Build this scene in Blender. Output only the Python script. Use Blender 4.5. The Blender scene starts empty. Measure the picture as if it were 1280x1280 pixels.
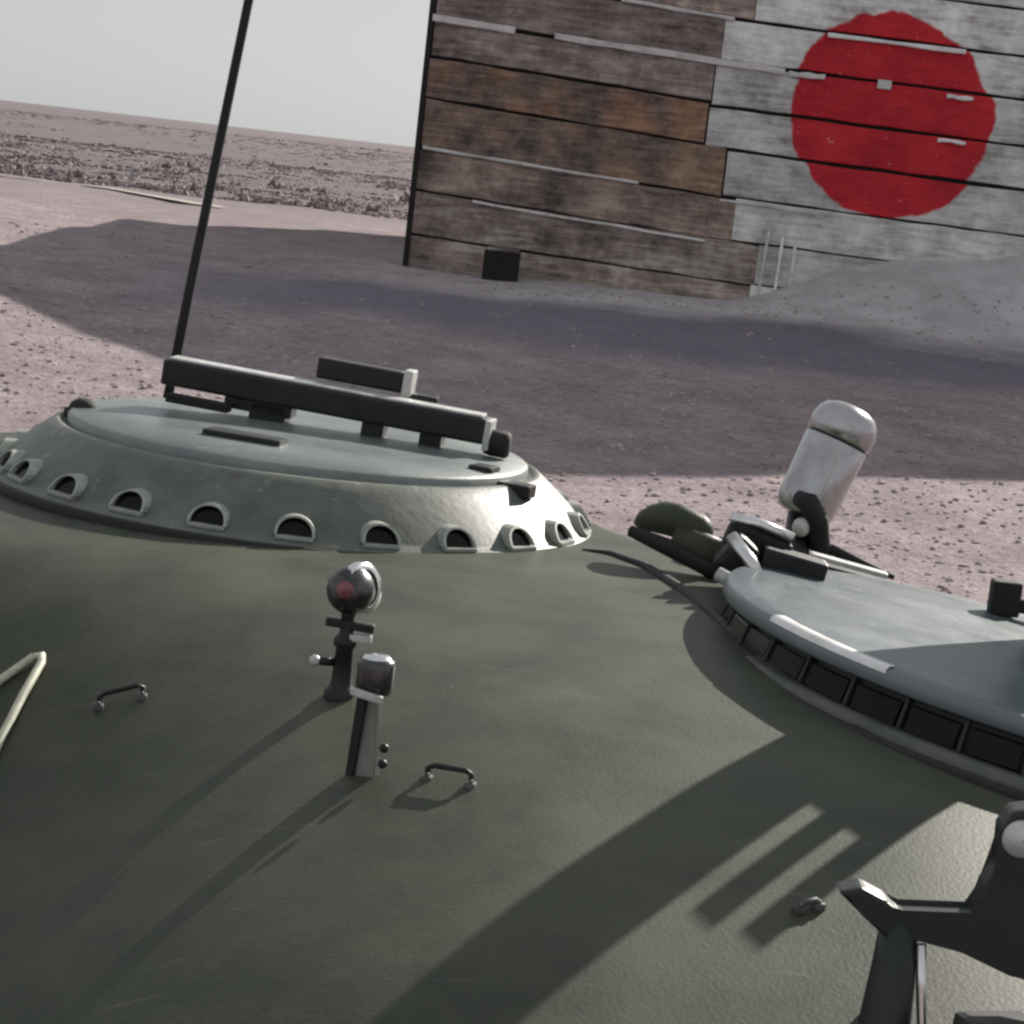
import bpy, bmesh, math, random
import numpy as np
from mathutils import Vector, Matrix, noise
R = math.radians
C = bpy.context.scene.collection
sc = bpy.context.scene
random.seed(7)
rng = np.random.default_rng(7)

# ------------------------------------------------------------------ camera
cam_d = bpy.data.cameras.new('camera')
cam = bpy.data.objects.new('camera', cam_d)
C.objects.link(cam)
sc.camera = cam
EYE = 2.7
PITCH, ROLL = R(8.33), R(6.5)
fw = Vector((0, math.cos(PITCH), -math.sin(PITCH)))
u0 = Vector((0, math.sin(PITCH), math.cos(PITCH)))
r0 = Vector((1, 0, 0))
rx = r0 * math.cos(ROLL) + u0 * math.sin(ROLL)
uy = u0 * math.cos(ROLL) - r0 * math.sin(ROLL)
M = Matrix((rx, uy, -fw)).transposed().to_4x4()
M.translation = Vector((0, 0, EYE))
cam.matrix_world = M
cam_d.sensor_width = 36
cam_d.angle = R(24)
cam_d.clip_start = 0.05
cam_d.clip_end = 6000

# ------------------------------------------------------------------ daylight
SUN_EL, SUN_AZ = R(28), R(33)          # azimuth measured from +Y towards +X
w = bpy.data.worlds.new('World')
sc.world = w
w.use_nodes = True
nt = w.node_tree
nt.nodes.clear()
sky = nt.nodes.new('ShaderNodeTexSky')
sky.sky_type = 'NISHITA'
sky.sun_disc = False
sky.sun_elevation = SUN_EL
sky.sun_rotation = SUN_AZ
sky.air_density = 1.0
sky.dust_density = 1.2
sky.ozone_density = 1.0
bg = nt.nodes.new('ShaderNodeBackground')
bg.inputs['Strength'].default_value = 0.071
wo = nt.nodes.new('ShaderNodeOutputWorld')
hs = nt.nodes.new('ShaderNodeHueSaturation')
hs.inputs['Saturation'].default_value = 0.30
nt.links.new(sky.outputs[0], hs.inputs['Color'])
veil = nt.nodes.new('ShaderNodeMix'); veil.data_type = 'RGBA'      # thin even cloud veil over the whole sky
veil.inputs['Factor'].default_value = 0.76
veil.inputs['B'].default_value = (5.3, 5.45, 5.7, 1)
nt.links.new(hs.outputs[0], veil.inputs['A'])
nt.links.new(veil.outputs['Result'], bg.inputs[0])
nt.links.new(bg.outputs[0], wo.inputs[0])
sun_d = bpy.data.lights.new('sun', 'SUN')
sun_d.energy = 5.0
sun_d.angle = R(0.4)
sun_d.color = (1.0, 0.93, 0.85)
sun = bpy.data.objects.new('sun', sun_d)
C.objects.link(sun)
sdir = Vector((math.sin(SUN_AZ) * math.cos(SUN_EL), math.cos(SUN_AZ) * math.cos(SUN_EL), math.sin(SUN_EL)))
sun.rotation_euler = sdir.to_track_quat('Z', 'Y').to_euler()
sc.view_settings.view_transform = 'Standard'
sc.view_settings.look = 'None'
sc.view_settings.exposure = 0.5
sc.view_settings.gamma = 1.0
sc.render.engine = 'CYCLES'
sc.cycles.filter_width = 2.6
sc.cycles.use_denoising = True

# ------------------------------------------------------------------ materials
def newmat(name):
    m = bpy.data.materials.new(name)
    m.use_nodes = True
    t = m.node_tree
    return m, t, t.nodes, t.links, t.nodes['Principled BSDF']

def N(nodes, kind, **kw):
    n = nodes.new(kind)
    for k, v in kw.items():
        setattr(n, k, v)
    return n

def ramp(nodes, stops):
    n = nodes.new('ShaderNodeValToRGB')
    e = n.color_ramp.elements
    while len(e) < len(stops):
        e.new(0.5)
    for i, (p, c) in enumerate(stops):
        e[i].position = p
        e[i].color = (*c, 1) if len(c) == 3 else c
    return n

def noisy(name, a, b, scale=8, rough=0.5, metal=0.0, bump=0.15, bscale=60, bdist=0.002, spec=0.5, mid=(0.35, 0.65), rr=0.12, coord='Object', stretch=None):
    m, t, ns, ln, p = newmat(name)
    tc = N(ns, 'ShaderNodeTexCoord')
    mp = N(ns, 'ShaderNodeMapping')
    if stretch:
        mp.inputs['Scale'].default_value = stretch
    ln.new(tc.outputs[coord], mp.inputs[0])
    n1 = N(ns, 'ShaderNodeTexNoise')
    n1.inputs['Scale'].default_value = scale
    n1.inputs['Detail'].default_value = 8
    n1.inputs['Roughness'].default_value = 0.65
    ln.new(mp.outputs[0], n1.inputs['Vector'])
    cr = ramp(ns, [(mid[0], a), (mid[1], b)])
    ln.new(n1.outputs[0], cr.inputs[0])
    ln.new(cr.outputs[0], p.inputs['Base Color'])
    n2 = N(ns, 'ShaderNodeTexNoise')
    n2.inputs['Scale'].default_value = bscale
    n2.inputs['Detail'].default_value = 5
    ln.new(mp.outputs[0], n2.inputs['Vector'])
    bp = N(ns, 'ShaderNodeBump')
    bp.inputs['Strength'].default_value = bump
    bp.inputs['Distance'].default_value = bdist
    ln.new(n2.outputs[0], bp.inputs['Height'])
    ln.new(bp.outputs[0], p.inputs['Normal'])
    mr = N(ns, 'ShaderNodeMapRange')
    mr.inputs['To Min'].default_value = max(0.02, rough - rr)
    mr.inputs['To Max'].default_value = min(1, rough + rr)
    ln.new(n1.outputs[0], mr.inputs[0])
    ln.new(mr.outputs[0], p.inputs['Roughness'])
    p.inputs['Metallic'].default_value = metal
    p.inputs['Specular IOR Level'].default_value = spec
    return m

def cast_paint():
    m = noisy('olive_paint', (.036, .044, .031), (.068, .077, .054), scale=6, rough=0.52, bump=0.30, bscale=170, bdist=0.0018, spec=.16)
    t = m.node_tree; ns, ln = t.nodes, t.links
    p = ns['Principled BSDF']
    base = p.inputs['Base Color'].links[0].from_socket
    tc = N(ns, 'ShaderNodeTexCoord')
    # worn specks, long scuffs and a film of dust
    c1 = N(ns, 'ShaderNodeTexNoise'); c1.inputs['Scale'].default_value = 34; c1.inputs['Detail'].default_value = 9; c1.inputs['Roughness'].default_value = .75
    ln.new(tc.outputs['Object'], c1.inputs['Vector'])
    r1 = N(ns, 'ShaderNodeMapRange'); r1.inputs['From Min'].default_value = .63; r1.inputs['From Max'].default_value = .70; r1.inputs['To Max'].default_value = .55
    ln.new(c1.outputs[0], r1.inputs[0])
    mp = N(ns, 'ShaderNodeMapping'); mp.inputs['Scale'].default_value = (3, 40, 3); mp.inputs['Rotation'].default_value = (0, 0, .5)
    ln.new(tc.outputs['Object'], mp.inputs[0])
    c2 = N(ns, 'ShaderNodeTexNoise'); c2.inputs['Scale'].default_value = 2.4; c2.inputs['Detail'].default_value = 6; ln.new(mp.outputs[0], c2.inputs['Vector'])
    r2 = N(ns, 'ShaderNodeMapRange'); r2.inputs['From Min'].default_value = .66; r2.inputs['From Max'].default_value = .74; r2.inputs['To Max'].default_value = .35
    ln.new(c2.outputs[0], r2.inputs[0])
    c3 = N(ns, 'ShaderNodeTexNoise'); c3.inputs['Scale'].default_value = 1.9; c3.inputs['Detail'].default_value = 8; c3.inputs['Roughness'].default_value = .6; ln.new(tc.outputs['Object'], c3.inputs['Vector'])
    r3 = N(ns, 'ShaderNodeMapRange'); r3.inputs['From Min'].default_value = .42; r3.inputs['From Max'].default_value = .7; r3.inputs['To Max'].default_value = .28
    ln.new(c3.outputs[0], r3.inputs[0])
    col = base
    for fac, c in ((r3, (.105, .105, .085, 1)), (r1, (.12, .125, .105, 1)), (r2, (.15, .155, .135, 1))):
        mx = N(ns, 'ShaderNodeMix', data_type='RGBA'); ln.new(fac.outputs[0], mx.inputs['Factor']); ln.new(col, mx.inputs['A']); mx.inputs['B'].default_value = c
        col = mx.outputs['Result']
    ln.new(col, p.inputs['Base Color'])
    return m
def add_wear(m, scale, edge, chip, grime):
    t = m.node_tree; ns, ln = t.nodes, t.links
    p = ns['Principled BSDF']
    col = p.inputs['Base Color'].links[0].from_socket
    tc = N(ns, 'ShaderNodeTexCoord')
    for sc_, lo, hi, c, mx_ in ((scale, .60, .66, chip, .8), (scale * .22, .52, .72, grime, .6)):
        n = N(ns, 'ShaderNodeTexNoise'); n.inputs['Scale'].default_value = sc_; n.inputs['Detail'].default_value = 9; n.inputs['Roughness'].default_value = .72
        ln.new(tc.outputs['Object'], n.inputs['Vector'])
        r = N(ns, 'ShaderNodeMapRange'); r.inputs['From Min'].default_value = lo; r.inputs['From Max'].default_value = hi; r.inputs['To Max'].default_value = mx_
        ln.new(n.outputs[0], r.inputs[0])
        mx = N(ns, 'ShaderNodeMix', data_type='RGBA'); ln.new(r.outputs[0], mx.inputs['Factor']); ln.new(col, mx.inputs['A']); mx.inputs['B'].default_value = (*c, 1)
        col = mx.outputs['Result']
    g = N(ns, 'ShaderNodeNewGeometry')
    r = N(ns, 'ShaderNodeMapRange'); r.inputs['From Min'].default_value = .53; r.inputs['From Max'].default_value = .60; r.inputs['To Max'].default_value = .7
    ln.new(g.outputs['Pointiness'], r.inputs[0])
    mx = N(ns, 'ShaderNodeMix', data_type='RGBA'); ln.new(r.outputs[0], mx.inputs['Factor']); ln.new(col, mx.inputs['A']); mx.inputs['B'].default_value = (*edge, 1)
    ln.new(mx.outputs['Result'], p.inputs['Base Color'])
    return m
M_PAINT = cast_paint()
M_PAINT2 = noisy('olive_paint_worn', (.085, .098, .080), (.145, .16, .135), scale=11, rough=0.46, bump=0.3, bscale=70, bdist=0.002, spec=.45)
add_wear(M_PAINT2, 26, (.30, .31, .28), (.26, .27, .24), (.05, .05, .042))
M_DARK = noisy('dark_steel', (.006, .006, .007), (.018, .018, .020), scale=20, rough=0.48, metal=0.2, bump=0.2, bscale=120, bdist=0.001)
M_DKGREEN = noisy('dark_green_enamel', (.006, .011, .009), (.013, .020, .016), scale=14, rough=0.42, bump=0.1, bscale=80, bdist=0.001)
M_RUBBER = noisy('black_rubber', (.006, .006, .006), (.014, .014, .014), scale=30, rough=0.75, bump=0.2)
M_CHROME = noisy('polished_steel', (.62, .62, .61), (.85, .85, .84), scale=25, rough=0.20, metal=1.0, bump=0.05, bscale=200, bdist=0.0005, rr=.07)
M_LAMP = noisy('silvered_metal', (.34, .34, .345), (.50, .50, .505), scale=16, rough=0.22, metal=0.95, bump=0.08, bscale=140, bdist=0.0006, rr=.06)
M_BARE = noisy('bare_pale_metal', (.42, .43, .42), (.62, .63, .60), scale=40, rough=0.42, metal=0.3, bump=0.15, bscale=150, bdist=0.0007)
M_PALE = noisy('pale_worn_paint', (.40, .42, .33), (.62, .62, .48), scale=50, rough=0.6, bump=0.2)
M_GLASS = noisy('dark_glass', (.003, .004, .004), (.005, .007, .006), scale=9, rough=0.10, bump=0.0, rr=.04, spec=.18)
M_RED = noisy('rusty_red_lens', (.16, .045, .05), (.32, .13, .13), scale=25, rough=0.25, bump=0.1)
M_SEAL = noisy('dried_black_sealant', (.006, .006, .007), (.012, .012, .013), scale=30, rough=0.6, bump=0.3, bscale=60)

# ground: pinkish grey gravel, darker scrub turf beyond the yard, darker bluish strip before the barn
def ground_mat():
    m, t, ns, ln, p = newmat('gravel_ground')
    g = N(ns, 'ShaderNodeNewGeometry')
    n1 = N(ns, 'ShaderNodeTexNoise'); n1.inputs['Scale'].default_value = 1.6; n1.inputs['Detail'].default_value = 9; n1.inputs['Roughness'].default_value = .72
    n2 = N(ns, 'ShaderNodeTexNoise'); n2.inputs['Scale'].default_value = 14; n2.inputs['Detail'].default_value = 6; n2.inputs['Roughness'].default_value = .7
    n3 = N(ns, 'ShaderNodeTexNoise'); n3.inputs['Scale'].default_value = .35; n3.inputs['Detail'].default_value = 4
    for n in (n1, n2, n3):
        ln.new(g.outputs['Position'], n.inputs['Vector'])
    c1 = ramp(ns, [(.30, (.29, .235, .245)), (.5, (.41, .34, .35)), (.72, (.56, .48, .485))])
    ln.new(n1.outputs[0], c1.inputs[0])
    c2 = ramp(ns, [(.30, (.55, .53, .55)), (.70, (1.0, 1.0, 1.0))])
    ln.new(n2.outputs[0], c2.inputs[0])
    mu = N(ns, 'ShaderNodeMix', data_type='RGBA', blend_type='MULTIPLY'); mu.inputs['Factor'].default_value = 1
    ln.new(c1.outputs[0], mu.inputs['A']); ln.new(c2.outputs[0], mu.inputs['B'])
    sx = N(ns, 'ShaderNodeSeparateXYZ'); ln.new(g.outputs['Position'], sx.inputs[0])
    # turf beyond about 45 m, edge broken by noise
    ad = N(ns, 'ShaderNodeMath', operation='MULTIPLY_ADD'); ad.inputs[1].default_value = 26; ln.new(n3.outputs[0], ad.inputs[0]); ln.new(sx.outputs['Y'], ad.inputs[2])
    mr = N(ns, 'ShaderNodeMapRange'); mr.inputs['From Min'].default_value = 46; mr.inputs['From Max'].default_value = 70
    ln.new(ad.outputs[0], mr.inputs[0])
    n4 = N(ns, 'ShaderNodeTexNoise'); n4.inputs['Scale'].default_value = .5; n4.inputs['Detail'].default_value = 8; ln.new(g.outputs['Position'], n4.inputs['Vector'])
    c4 = ramp(ns, [(.33, (.125, .103, .108)), (.68, (.18, .152, .158))])
    ln.new(n4.outputs[0], c4.inputs[0])
    mx = N(ns, 'ShaderNodeMix', data_type='RGBA'); ln.new(mr.outputs[0], mx.inputs['Factor']); ln.new(mu.outputs['Result'], mx.inputs['A']); ln.new(c4.outputs[0], mx.inputs['B'])
    # darker bluish ground strip 22..27 m
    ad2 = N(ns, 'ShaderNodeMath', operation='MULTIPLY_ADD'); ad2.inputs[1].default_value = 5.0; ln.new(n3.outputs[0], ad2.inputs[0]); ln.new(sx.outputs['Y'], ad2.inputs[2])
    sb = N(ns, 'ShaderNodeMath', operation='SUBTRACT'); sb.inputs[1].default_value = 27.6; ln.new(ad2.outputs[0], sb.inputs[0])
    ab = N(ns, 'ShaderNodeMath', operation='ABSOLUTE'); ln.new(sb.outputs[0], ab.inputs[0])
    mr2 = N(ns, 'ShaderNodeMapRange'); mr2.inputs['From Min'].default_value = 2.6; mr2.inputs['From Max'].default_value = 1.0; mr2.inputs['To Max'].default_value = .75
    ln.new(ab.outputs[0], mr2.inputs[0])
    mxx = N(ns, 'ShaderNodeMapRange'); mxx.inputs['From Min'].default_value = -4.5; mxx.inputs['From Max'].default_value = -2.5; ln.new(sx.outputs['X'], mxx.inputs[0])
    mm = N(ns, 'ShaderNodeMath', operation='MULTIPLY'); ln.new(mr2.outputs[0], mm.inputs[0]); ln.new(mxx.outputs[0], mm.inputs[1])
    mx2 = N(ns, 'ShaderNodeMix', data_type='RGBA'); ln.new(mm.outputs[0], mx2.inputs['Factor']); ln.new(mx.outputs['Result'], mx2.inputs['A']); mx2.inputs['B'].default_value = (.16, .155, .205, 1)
    # paler grey spoil heaped along the barn
    mr5 = N(ns, 'ShaderNodeMapRange'); mr5.inputs['From Min'].default_value = 28.6; mr5.inputs['From Max'].default_value = 30.4; mr5.inputs['To Max'].default_value = .8
    ln.new(ad2.outputs[0], mr5.inputs[0])
    lim = N(ns, 'ShaderNodeMath', operation='LESS_THAN'); lim.inputs[1].default_value = 36; ln.new(sx.outputs['Y'], lim.inputs[0])
    xm = N(ns, 'ShaderNodeMapRange'); xm.inputs['From Min'].default_value = -3.0; xm.inputs['From Max'].default_value = 1.5; ln.new(sx.outputs['X'], xm.inputs[0])
    m5 = N(ns, 'ShaderNodeMath', operation='MULTIPLY'); ln.new(mr5.outputs[0], m5.inputs[0]); ln.new(lim.outputs[0], m5.inputs[1])
    m6 = N(ns, 'ShaderNodeMath', operation='MULTIPLY'); ln.new(m5.outputs[0], m6.inputs[0]); ln.new(xm.outputs[0], m6.inputs[1])
    c5 = ramp(ns, [(.3, (.50, .49, .50)), (.7, (.80, .79, .80))]); ln.new(n1.outputs[0], c5.inputs[0])
    mx3 = N(ns, 'ShaderNodeMix', data_type='RGBA'); ln.new(m6.outputs[0], mx3.inputs['Factor']); ln.new(mx2.outputs['Result'], mx3.inputs['A']); ln.new(c5.outputs[0], mx3.inputs['B'])
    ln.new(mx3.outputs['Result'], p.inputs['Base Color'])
    p.inputs['Roughness'].default_value = .9
    p.inputs['Specular IOR Level'].default_value = .25
    bp = N(ns, 'ShaderNodeBump'); bp.inputs['Strength'].default_value = .9; bp.inputs['Distance'].default_value = .06
    ln.new(n2.outputs[0], bp.inputs['Height']); ln.new(bp.outputs[0], p.inputs['Normal'])
    return m
M_GROUND = ground_mat()
M_STONE = noisy('pinkish_stone', (.25, .20, .21), (.48, .41, .415), scale=.9, rough=.9, bump=.3, bscale=30, bdist=.01, spec=.25)
M_SCRUB = noisy('dry_brown_scrub', (.26, .22, .22), (.38, .33, .33), scale=.6, rough=.95, bump=0, spec=.1)
M_PATH = noisy('pale_dirt_path', (.36, .31, .28), (.52, .46, .42), scale=.7, rough=.95, bump=.2, spec=.2)

DISC = Vector((4.031, 30.0, 3.711)); DISC_R = 1.235
def wood_mat(name, lo, mid, hi, painted, rust=False):
    m, t, ns, ln, p = newmat(name)
    tc = N(ns, 'ShaderNodeTexCoord')
    g = N(ns, 'ShaderNodeNewGeometry')
    oi = N(ns, 'ShaderNodeObjectInfo')
    # each board shifts its own grain
    cmb = N(ns, 'ShaderNodeVectorMath', operation='MULTIPLY_ADD')
    ln.new(oi.outputs['Random'], cmb.inputs[0]); cmb.inputs[1].default_value = (40, 17, 63); ln.new(tc.outputs['Object'], cmb.inputs[2])
    mp = N(ns, 'ShaderNodeMapping'); mp.inputs['Scale'].default_value = (.9, 6, 9)
    ln.new(cmb.outputs[0], mp.inputs[0])
    n1 = N(ns, 'ShaderNodeTexNoise'); n1.inputs['Scale'].default_value = 2.2; n1.inputs['Detail'].default_value = 9; n1.inputs['Roughness'].default_value = .68
    ln.new(mp.outputs[0], n1.inputs['Vector'])
    n2 = N(ns, 'ShaderNodeTexNoise'); n2.inputs['Scale'].default_value = 1.7; n2.inputs['Detail'].default_value = 6; n2.inputs['Roughness'].default_value = .6
    ln.new(cmb.outputs[0], n2.inputs['Vector'])
    n3 = N(ns, 'ShaderNodeTexNoise'); n3.inputs['Scale'].default_value = 9; n3.inputs['Detail'].default_value = 6; n3.inputs['Roughness'].default_value = .75
    ln.new(cmb.outputs[0], n3.inputs['Vector'])
    av = N(ns, 'ShaderNodeMath', operation='MULTIPLY_ADD'); av.inputs[1].default_value = .45
    ln.new(n2.outputs[0], av.inputs[0])
    hf = N(ns, 'ShaderNodeMath', operation='MULTIPLY'); hf.inputs[1].default_value = .35; ln.new(n1.outputs[0], hf.inputs[0])
    ln.new(hf.outputs[0], av.inputs[2])
    av2 = N(ns, 'ShaderNodeMath', operation='MULTIPLY_ADD'); av2.inputs[1].default_value = .2; ln.new(n3.outputs[0], av2.inputs[0]); ln.new(av.outputs[0], av2.inputs[2])
    cr = ramp(ns, [(.40, lo), (.5, mid), (.60, hi)])
    ln.new(av2.outputs[0], cr.inputs[0])
    if rust:
        # tint of each board fades in and out along it
        r4 = N(ns, 'ShaderNodeMapRange'); r4.inputs['From Min'].default_value = .36; r4.inputs['From Max'].default_value = .58; ln.new(n2.outputs[0], r4.inputs[0])
        rm = N(ns, 'ShaderNodeMix', data_type='RGBA', blend_type='MULTIPLY'); ln.new(r4.outputs[0], rm.inputs['Factor']); ln.new(cr.outputs[0], rm.inputs['A']); ln.new(oi.outputs['Color'], rm.inputs['B'])
        cr = type('o', (), {'outputs': [rm.outputs['Result']]})
    # tone of each board
    tn = N(ns, 'ShaderNodeMapRange'); tn.inputs['To Min'].default_value = .78; tn.inputs['To Max'].default_value = 1.18
    ln.new(oi.outputs['Random'], tn.inputs[0])
    mu = N(ns, 'ShaderNodeVectorMath', operation='SCALE'); ln.new(cr.outputs[0], mu.inputs[0]); ln.new(tn.outputs[0], mu.inputs['Scale'])
    col = mu.outputs[0]
    if painted:
        # old white field with a red disc painted straight across the boards (flat paint on the wall, wall axes x,z)
        sb = N(ns, 'ShaderNodeVectorMath', operation='SUBTRACT'); ln.new(g.outputs['Position'], sb.inputs[0]); sb.inputs[1].default_value = DISC
        fl = N(ns, 'ShaderNodeVectorMath', operation='MULTIPLY'); ln.new(sb.outputs[0], fl.inputs[0]); fl.inputs[1].default_value = (1, 0, 1)
        sh1 = N(ns, 'ShaderNodeMapRange'); sh1.inputs['To Min'].default_value = -.11; sh1.inputs['To Max'].default_value = .11; ln.new(oi.outputs['Random'], sh1.inputs[0])
        shv = N(ns, 'ShaderNodeCombineXYZ'); ln.new(sh1.outputs[0], shv.inputs[0])
        fl2 = N(ns, 'ShaderNodeVectorMath', operation='ADD'); ln.new(fl.outputs[0], fl2.inputs[0]); ln.new(shv.outputs[0], fl2.inputs[1])     # boards have slipped a little sideways
        le = N(ns, 'ShaderNodeVectorMath', operation='LENGTH'); ln.new(fl2.outputs[0], le.inputs[0])
        wob = N(ns, 'ShaderNodeTexNoise'); wob.inputs['Scale'].default_value = 2.4; wob.inputs['Detail'].default_value = 5; ln.new(g.outputs['Position'], wob.inputs['Vector'])
        w2 = N(ns, 'ShaderNodeMath', operation='MULTIPLY_ADD'); w2.inputs[1].default_value = .26; ln.new(wob.outputs[0], w2.inputs[0]); ln.new(le.outputs['Value'], w2.inputs[2])
        st = N(ns, 'ShaderNodeMapRange'); st.inputs['From Min'].default_value = DISC_R + .155; st.inputs['From Max'].default_value = DISC_R + .12
        ln.new(w2.outputs[0], st.inputs[0])
        rc = ramp(ns, [(.40, (.38, .018, .028)), (.60, (.62, .036, .046))])
        ln.new(av2.outputs[0], rc.inputs[0])
        chip = N(ns, 'ShaderNodeMapRange'); chip.inputs['From Min'].default_value = .70; chip.inputs['From Max'].default_value = .66; ln.new(n3.outputs[0], chip.inputs[0])
        fm = N(ns, 'ShaderNodeMath', operation='MULTIPLY'); ln.new(st.outputs[0], fm.inputs[0]); ln.new(chip.outputs[0], fm.inputs[1])
        mx = N(ns, 'ShaderNodeMix', data_type='RGBA'); ln.new(fm.outputs[0], mx.inputs['Factor']); ln.new(col, mx.inputs['A']); ln.new(rc.outputs[0], mx.inputs['B'])
        col = mx.outputs['Result']
    ln.new(col, p.inputs['Base Color'])
    p.inputs['Roughness'].default_value = .85
    p.inputs['Specular IOR Level'].default_value = .25
    bp = N(ns, 'ShaderNodeBump'); bp.inputs['Strength'].default_value = .7; bp.inputs['Distance'].default_value = .012
    ln.new(n1.outputs[0], bp.inputs['Height']); ln.new(bp.outputs[0], p.inputs['Normal'])
    return m
M_WOOD = wood_mat('weathered_brown_wood', (.09, .068, .06), (.27, .22, .195), (.52, .46, .43), False, True)
M_WOODP = wood_mat('faded_white_painted_wood', (.30, .285, .26), (.60, .59, .565), (.86, .86, .845), True)
M_WOODE = wood_mat('bleached_batten_wood', (.45, .41, .40), (.72, .69, .68), (.88, .86, .85), False)
M_BACK = noisy('tarred_backing', (.008, .007, .007), (.02, .017, .016), scale=4, rough=.9, bump=.2)
M_ROOFT = noisy('barn_roof_sheet', (.10, .085, .08), (.20, .17, .16), scale=3, rough=.8, bump=.3, bscale=20, bdist=.01)

# ------------------------------------------------------------------ mesh helpers
def link(name, me, parent=None):
    o = bpy.data.objects.new(name, me)
    C.objects.link(o)
    if parent:
        o.parent = parent
    return o

class MB:
    """collects shapes; build() links them as one mesh object"""
    def __init__(self):
        self.bm = bmesh.new()
    def _add(self, v, f, mi=0, smooth=False):
        vs = [self.bm.verts.new(p) for p in v]
        out = []
        for q in f:
            try:
                fc = self.bm.faces.new([vs[i] for i in q])
            except ValueError:
                continue
            fc.material_index = mi
            fc.smooth = smooth
            out.append(fc)
        return vs, out
    def box(self, c, s, rot=None, mi=0, bevel=0.0, seg=2, taper=1.0):
        hx, hy, hz = s[0] / 2, s[1] / 2, s[2] / 2
        v = []
        for z in (-hz, hz):
            k = taper if z > 0 else 1
            for x, y in ((-hx, -hy), (hx, -hy), (hx, hy), (-hx, hy)):
                v.append(Vector((x * k, y * k, z)))
        if rot is not None:
            v = [rot @ p for p in v]
        v = [p + Vector(c) for p in v]
        f = [(3, 2, 1, 0), (4, 5, 6, 7), (0, 1, 5, 4), (1, 2, 6, 5), (2, 3, 7, 6), (3, 0, 4, 7)]
        vs, fs = self._add(v, f, mi)
        if bevel:
            es = list({e for fc in fs for e in fc.edges})
            r = bmesh.ops.bevel(self.bm, geom=es, offset=bevel, segments=seg, affect='EDGES', profile=.6, clamp_overlap=True)
            for fc in r['faces']:
                fc.material_index = mi
        return self
    def lathe(self, prof, c=(0, 0, 0), n=48, rot=None, mi=0, cap0=False, cap1=False, a0=0, a1=2 * math.pi, smooth=True):
        full = abs(a1 - a0 - 2 * math.pi) < 1e-6
        k = n if full else n + 1
        v, f = [], []
        for (r, z) in prof:
            for i in range(k):
                a = a0 + (a1 - a0) * i / n
                v.append(Vector((r * math.cos(a), r * math.sin(a), z)))
        for j in range(len(prof) - 1):
            for i in range(n):
                i2 = (i + 1) % k
                f.append((j * k + i, j * k + i2, (j + 1) * k + i2, (j + 1) * k + i))
        if rot is not None:
            v = [rot @ p for p in v]
        v = [p + Vector(c) for p in v]
        vs, fs = self._add(v, f, mi, smooth)
        if cap0:
            fc = self.bm.faces.new(list(reversed(vs[:k]))); fc.material_index = mi
        if cap1:
            fc = self.bm.faces.new(vs[-k:]); fc.material_index = mi
        return self
    def tube(self, pts, r, n=10, mi=0, caps=True):
        pts = [Vector(p) for p in pts]
        rs = r if isinstance(r, (list, tuple)) else [r] * len(pts)
        v, f = [], []
        prev = None
        for i, p in enumerate(pts):
            d = (pts[min(i + 1, len(pts) - 1)] - pts[max(i - 1, 0)]).normalized()
            if prev is None:
                a = Vector((0, 0, 1)) if abs(d.z) < .9 else Vector((1, 0, 0))
                x = d.cross(a).normalized()
            else:
                x = (prev - d * prev.dot(d)).normalized()
            prev = x
            y = d.cross(x)
            for k in range(n):
                t = 2 * math.pi * k / n
                v.append(p + (x * math.cos(t) + y * math.sin(t)) * rs[i])
        for i in range(len(pts) - 1):
            for k in range(n):
                f.append((i * n + k, i * n + (k + 1) % n, (i + 1) * n + (k + 1) % n, (i + 1) * n + k))
        vs, fs = self._add(v, f, mi, True)
        if caps:
            for sl, rev in ((vs[:n], True), (vs[-n:], False)):
                fc = self.bm.faces.new(list(reversed(sl)) if rev else sl); fc.material_index = mi
        return self
    def prism(self, poly, y0, y1, c=(0, 0, 0), rot=None, mi=0, bevel=0.0):
        """polygon in x,z extruded along y"""
        n = len(poly)
        v = [Vector((x, y0, z)) for x, z in poly] + [Vector((x, y1, z)) for x, z in poly]
        if rot is not None:
            v = [rot @ p for p in v]
        v = [p + Vector(c) for p in v]
        f = [tuple(range(n)), tuple(reversed(range(n, 2 * n)))] + [(i, i + n, (i + 1) % n + n, (i + 1) % n) for i in range(n)]
        vs, fs = self._add(v, f, mi)
        if bevel:
            es = list({e for fc in fs for e in fc.edges})
            bmesh.ops.bevel(self.bm, geom=es, offset=bevel, segments=2, affect='EDGES', profile=.6, clamp_overlap=True)
        return self
    def sphere(self, c, r, seg=20, rings=12, mi=0, s=(1, 1, 1), rot=None):
        prof = [(r * math.sin(math.pi * i / rings), -r * math.cos(math.pi * i / rings)) for i in range(1, rings)]
        S = Matrix.Diagonal(Vector(s))
        if rot is not None:
            S = rot @ S
        return self.lathe(prof, c, seg, rot=S, mi=mi, cap0=True, cap1=True)
    def mesh(self, name, mats):
        bmesh.ops.recalc_face_normals(self.bm, faces=self.bm.faces)
        me = bpy.data.meshes.new(name)
        self.bm.to_mesh(me)
        self.bm.free()
        for m in (mats if isinstance(mats, (list, tuple)) else [mats]):
            me.materials.append(m)
        return me
    def build(self, name, mats, parent=None):
        return link(name, self.mesh(name, mats), parent)

def empty(name, loc=(0, 0, 0), parent=None):
    o = bpy.data.objects.new(name, None)
    C.objects.link(o)
    o.location = loc
    o.empty_display_size = .1
    if parent:
        o.parent = parent
    return o

def RZ(a): return Matrix.Rotation(a, 3, 'Z')
def RY(a): return Matrix.Rotation(a, 3, 'Y')
def RX(a): return Matrix.Rotation(a, 3, 'X')
def sstep(a, b, x):
    t = max(0.0, min(1.0, (x - a) / (b - a)))  # also runs downwards when a > b
    return t * t * (3 - 2 * t)

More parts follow.
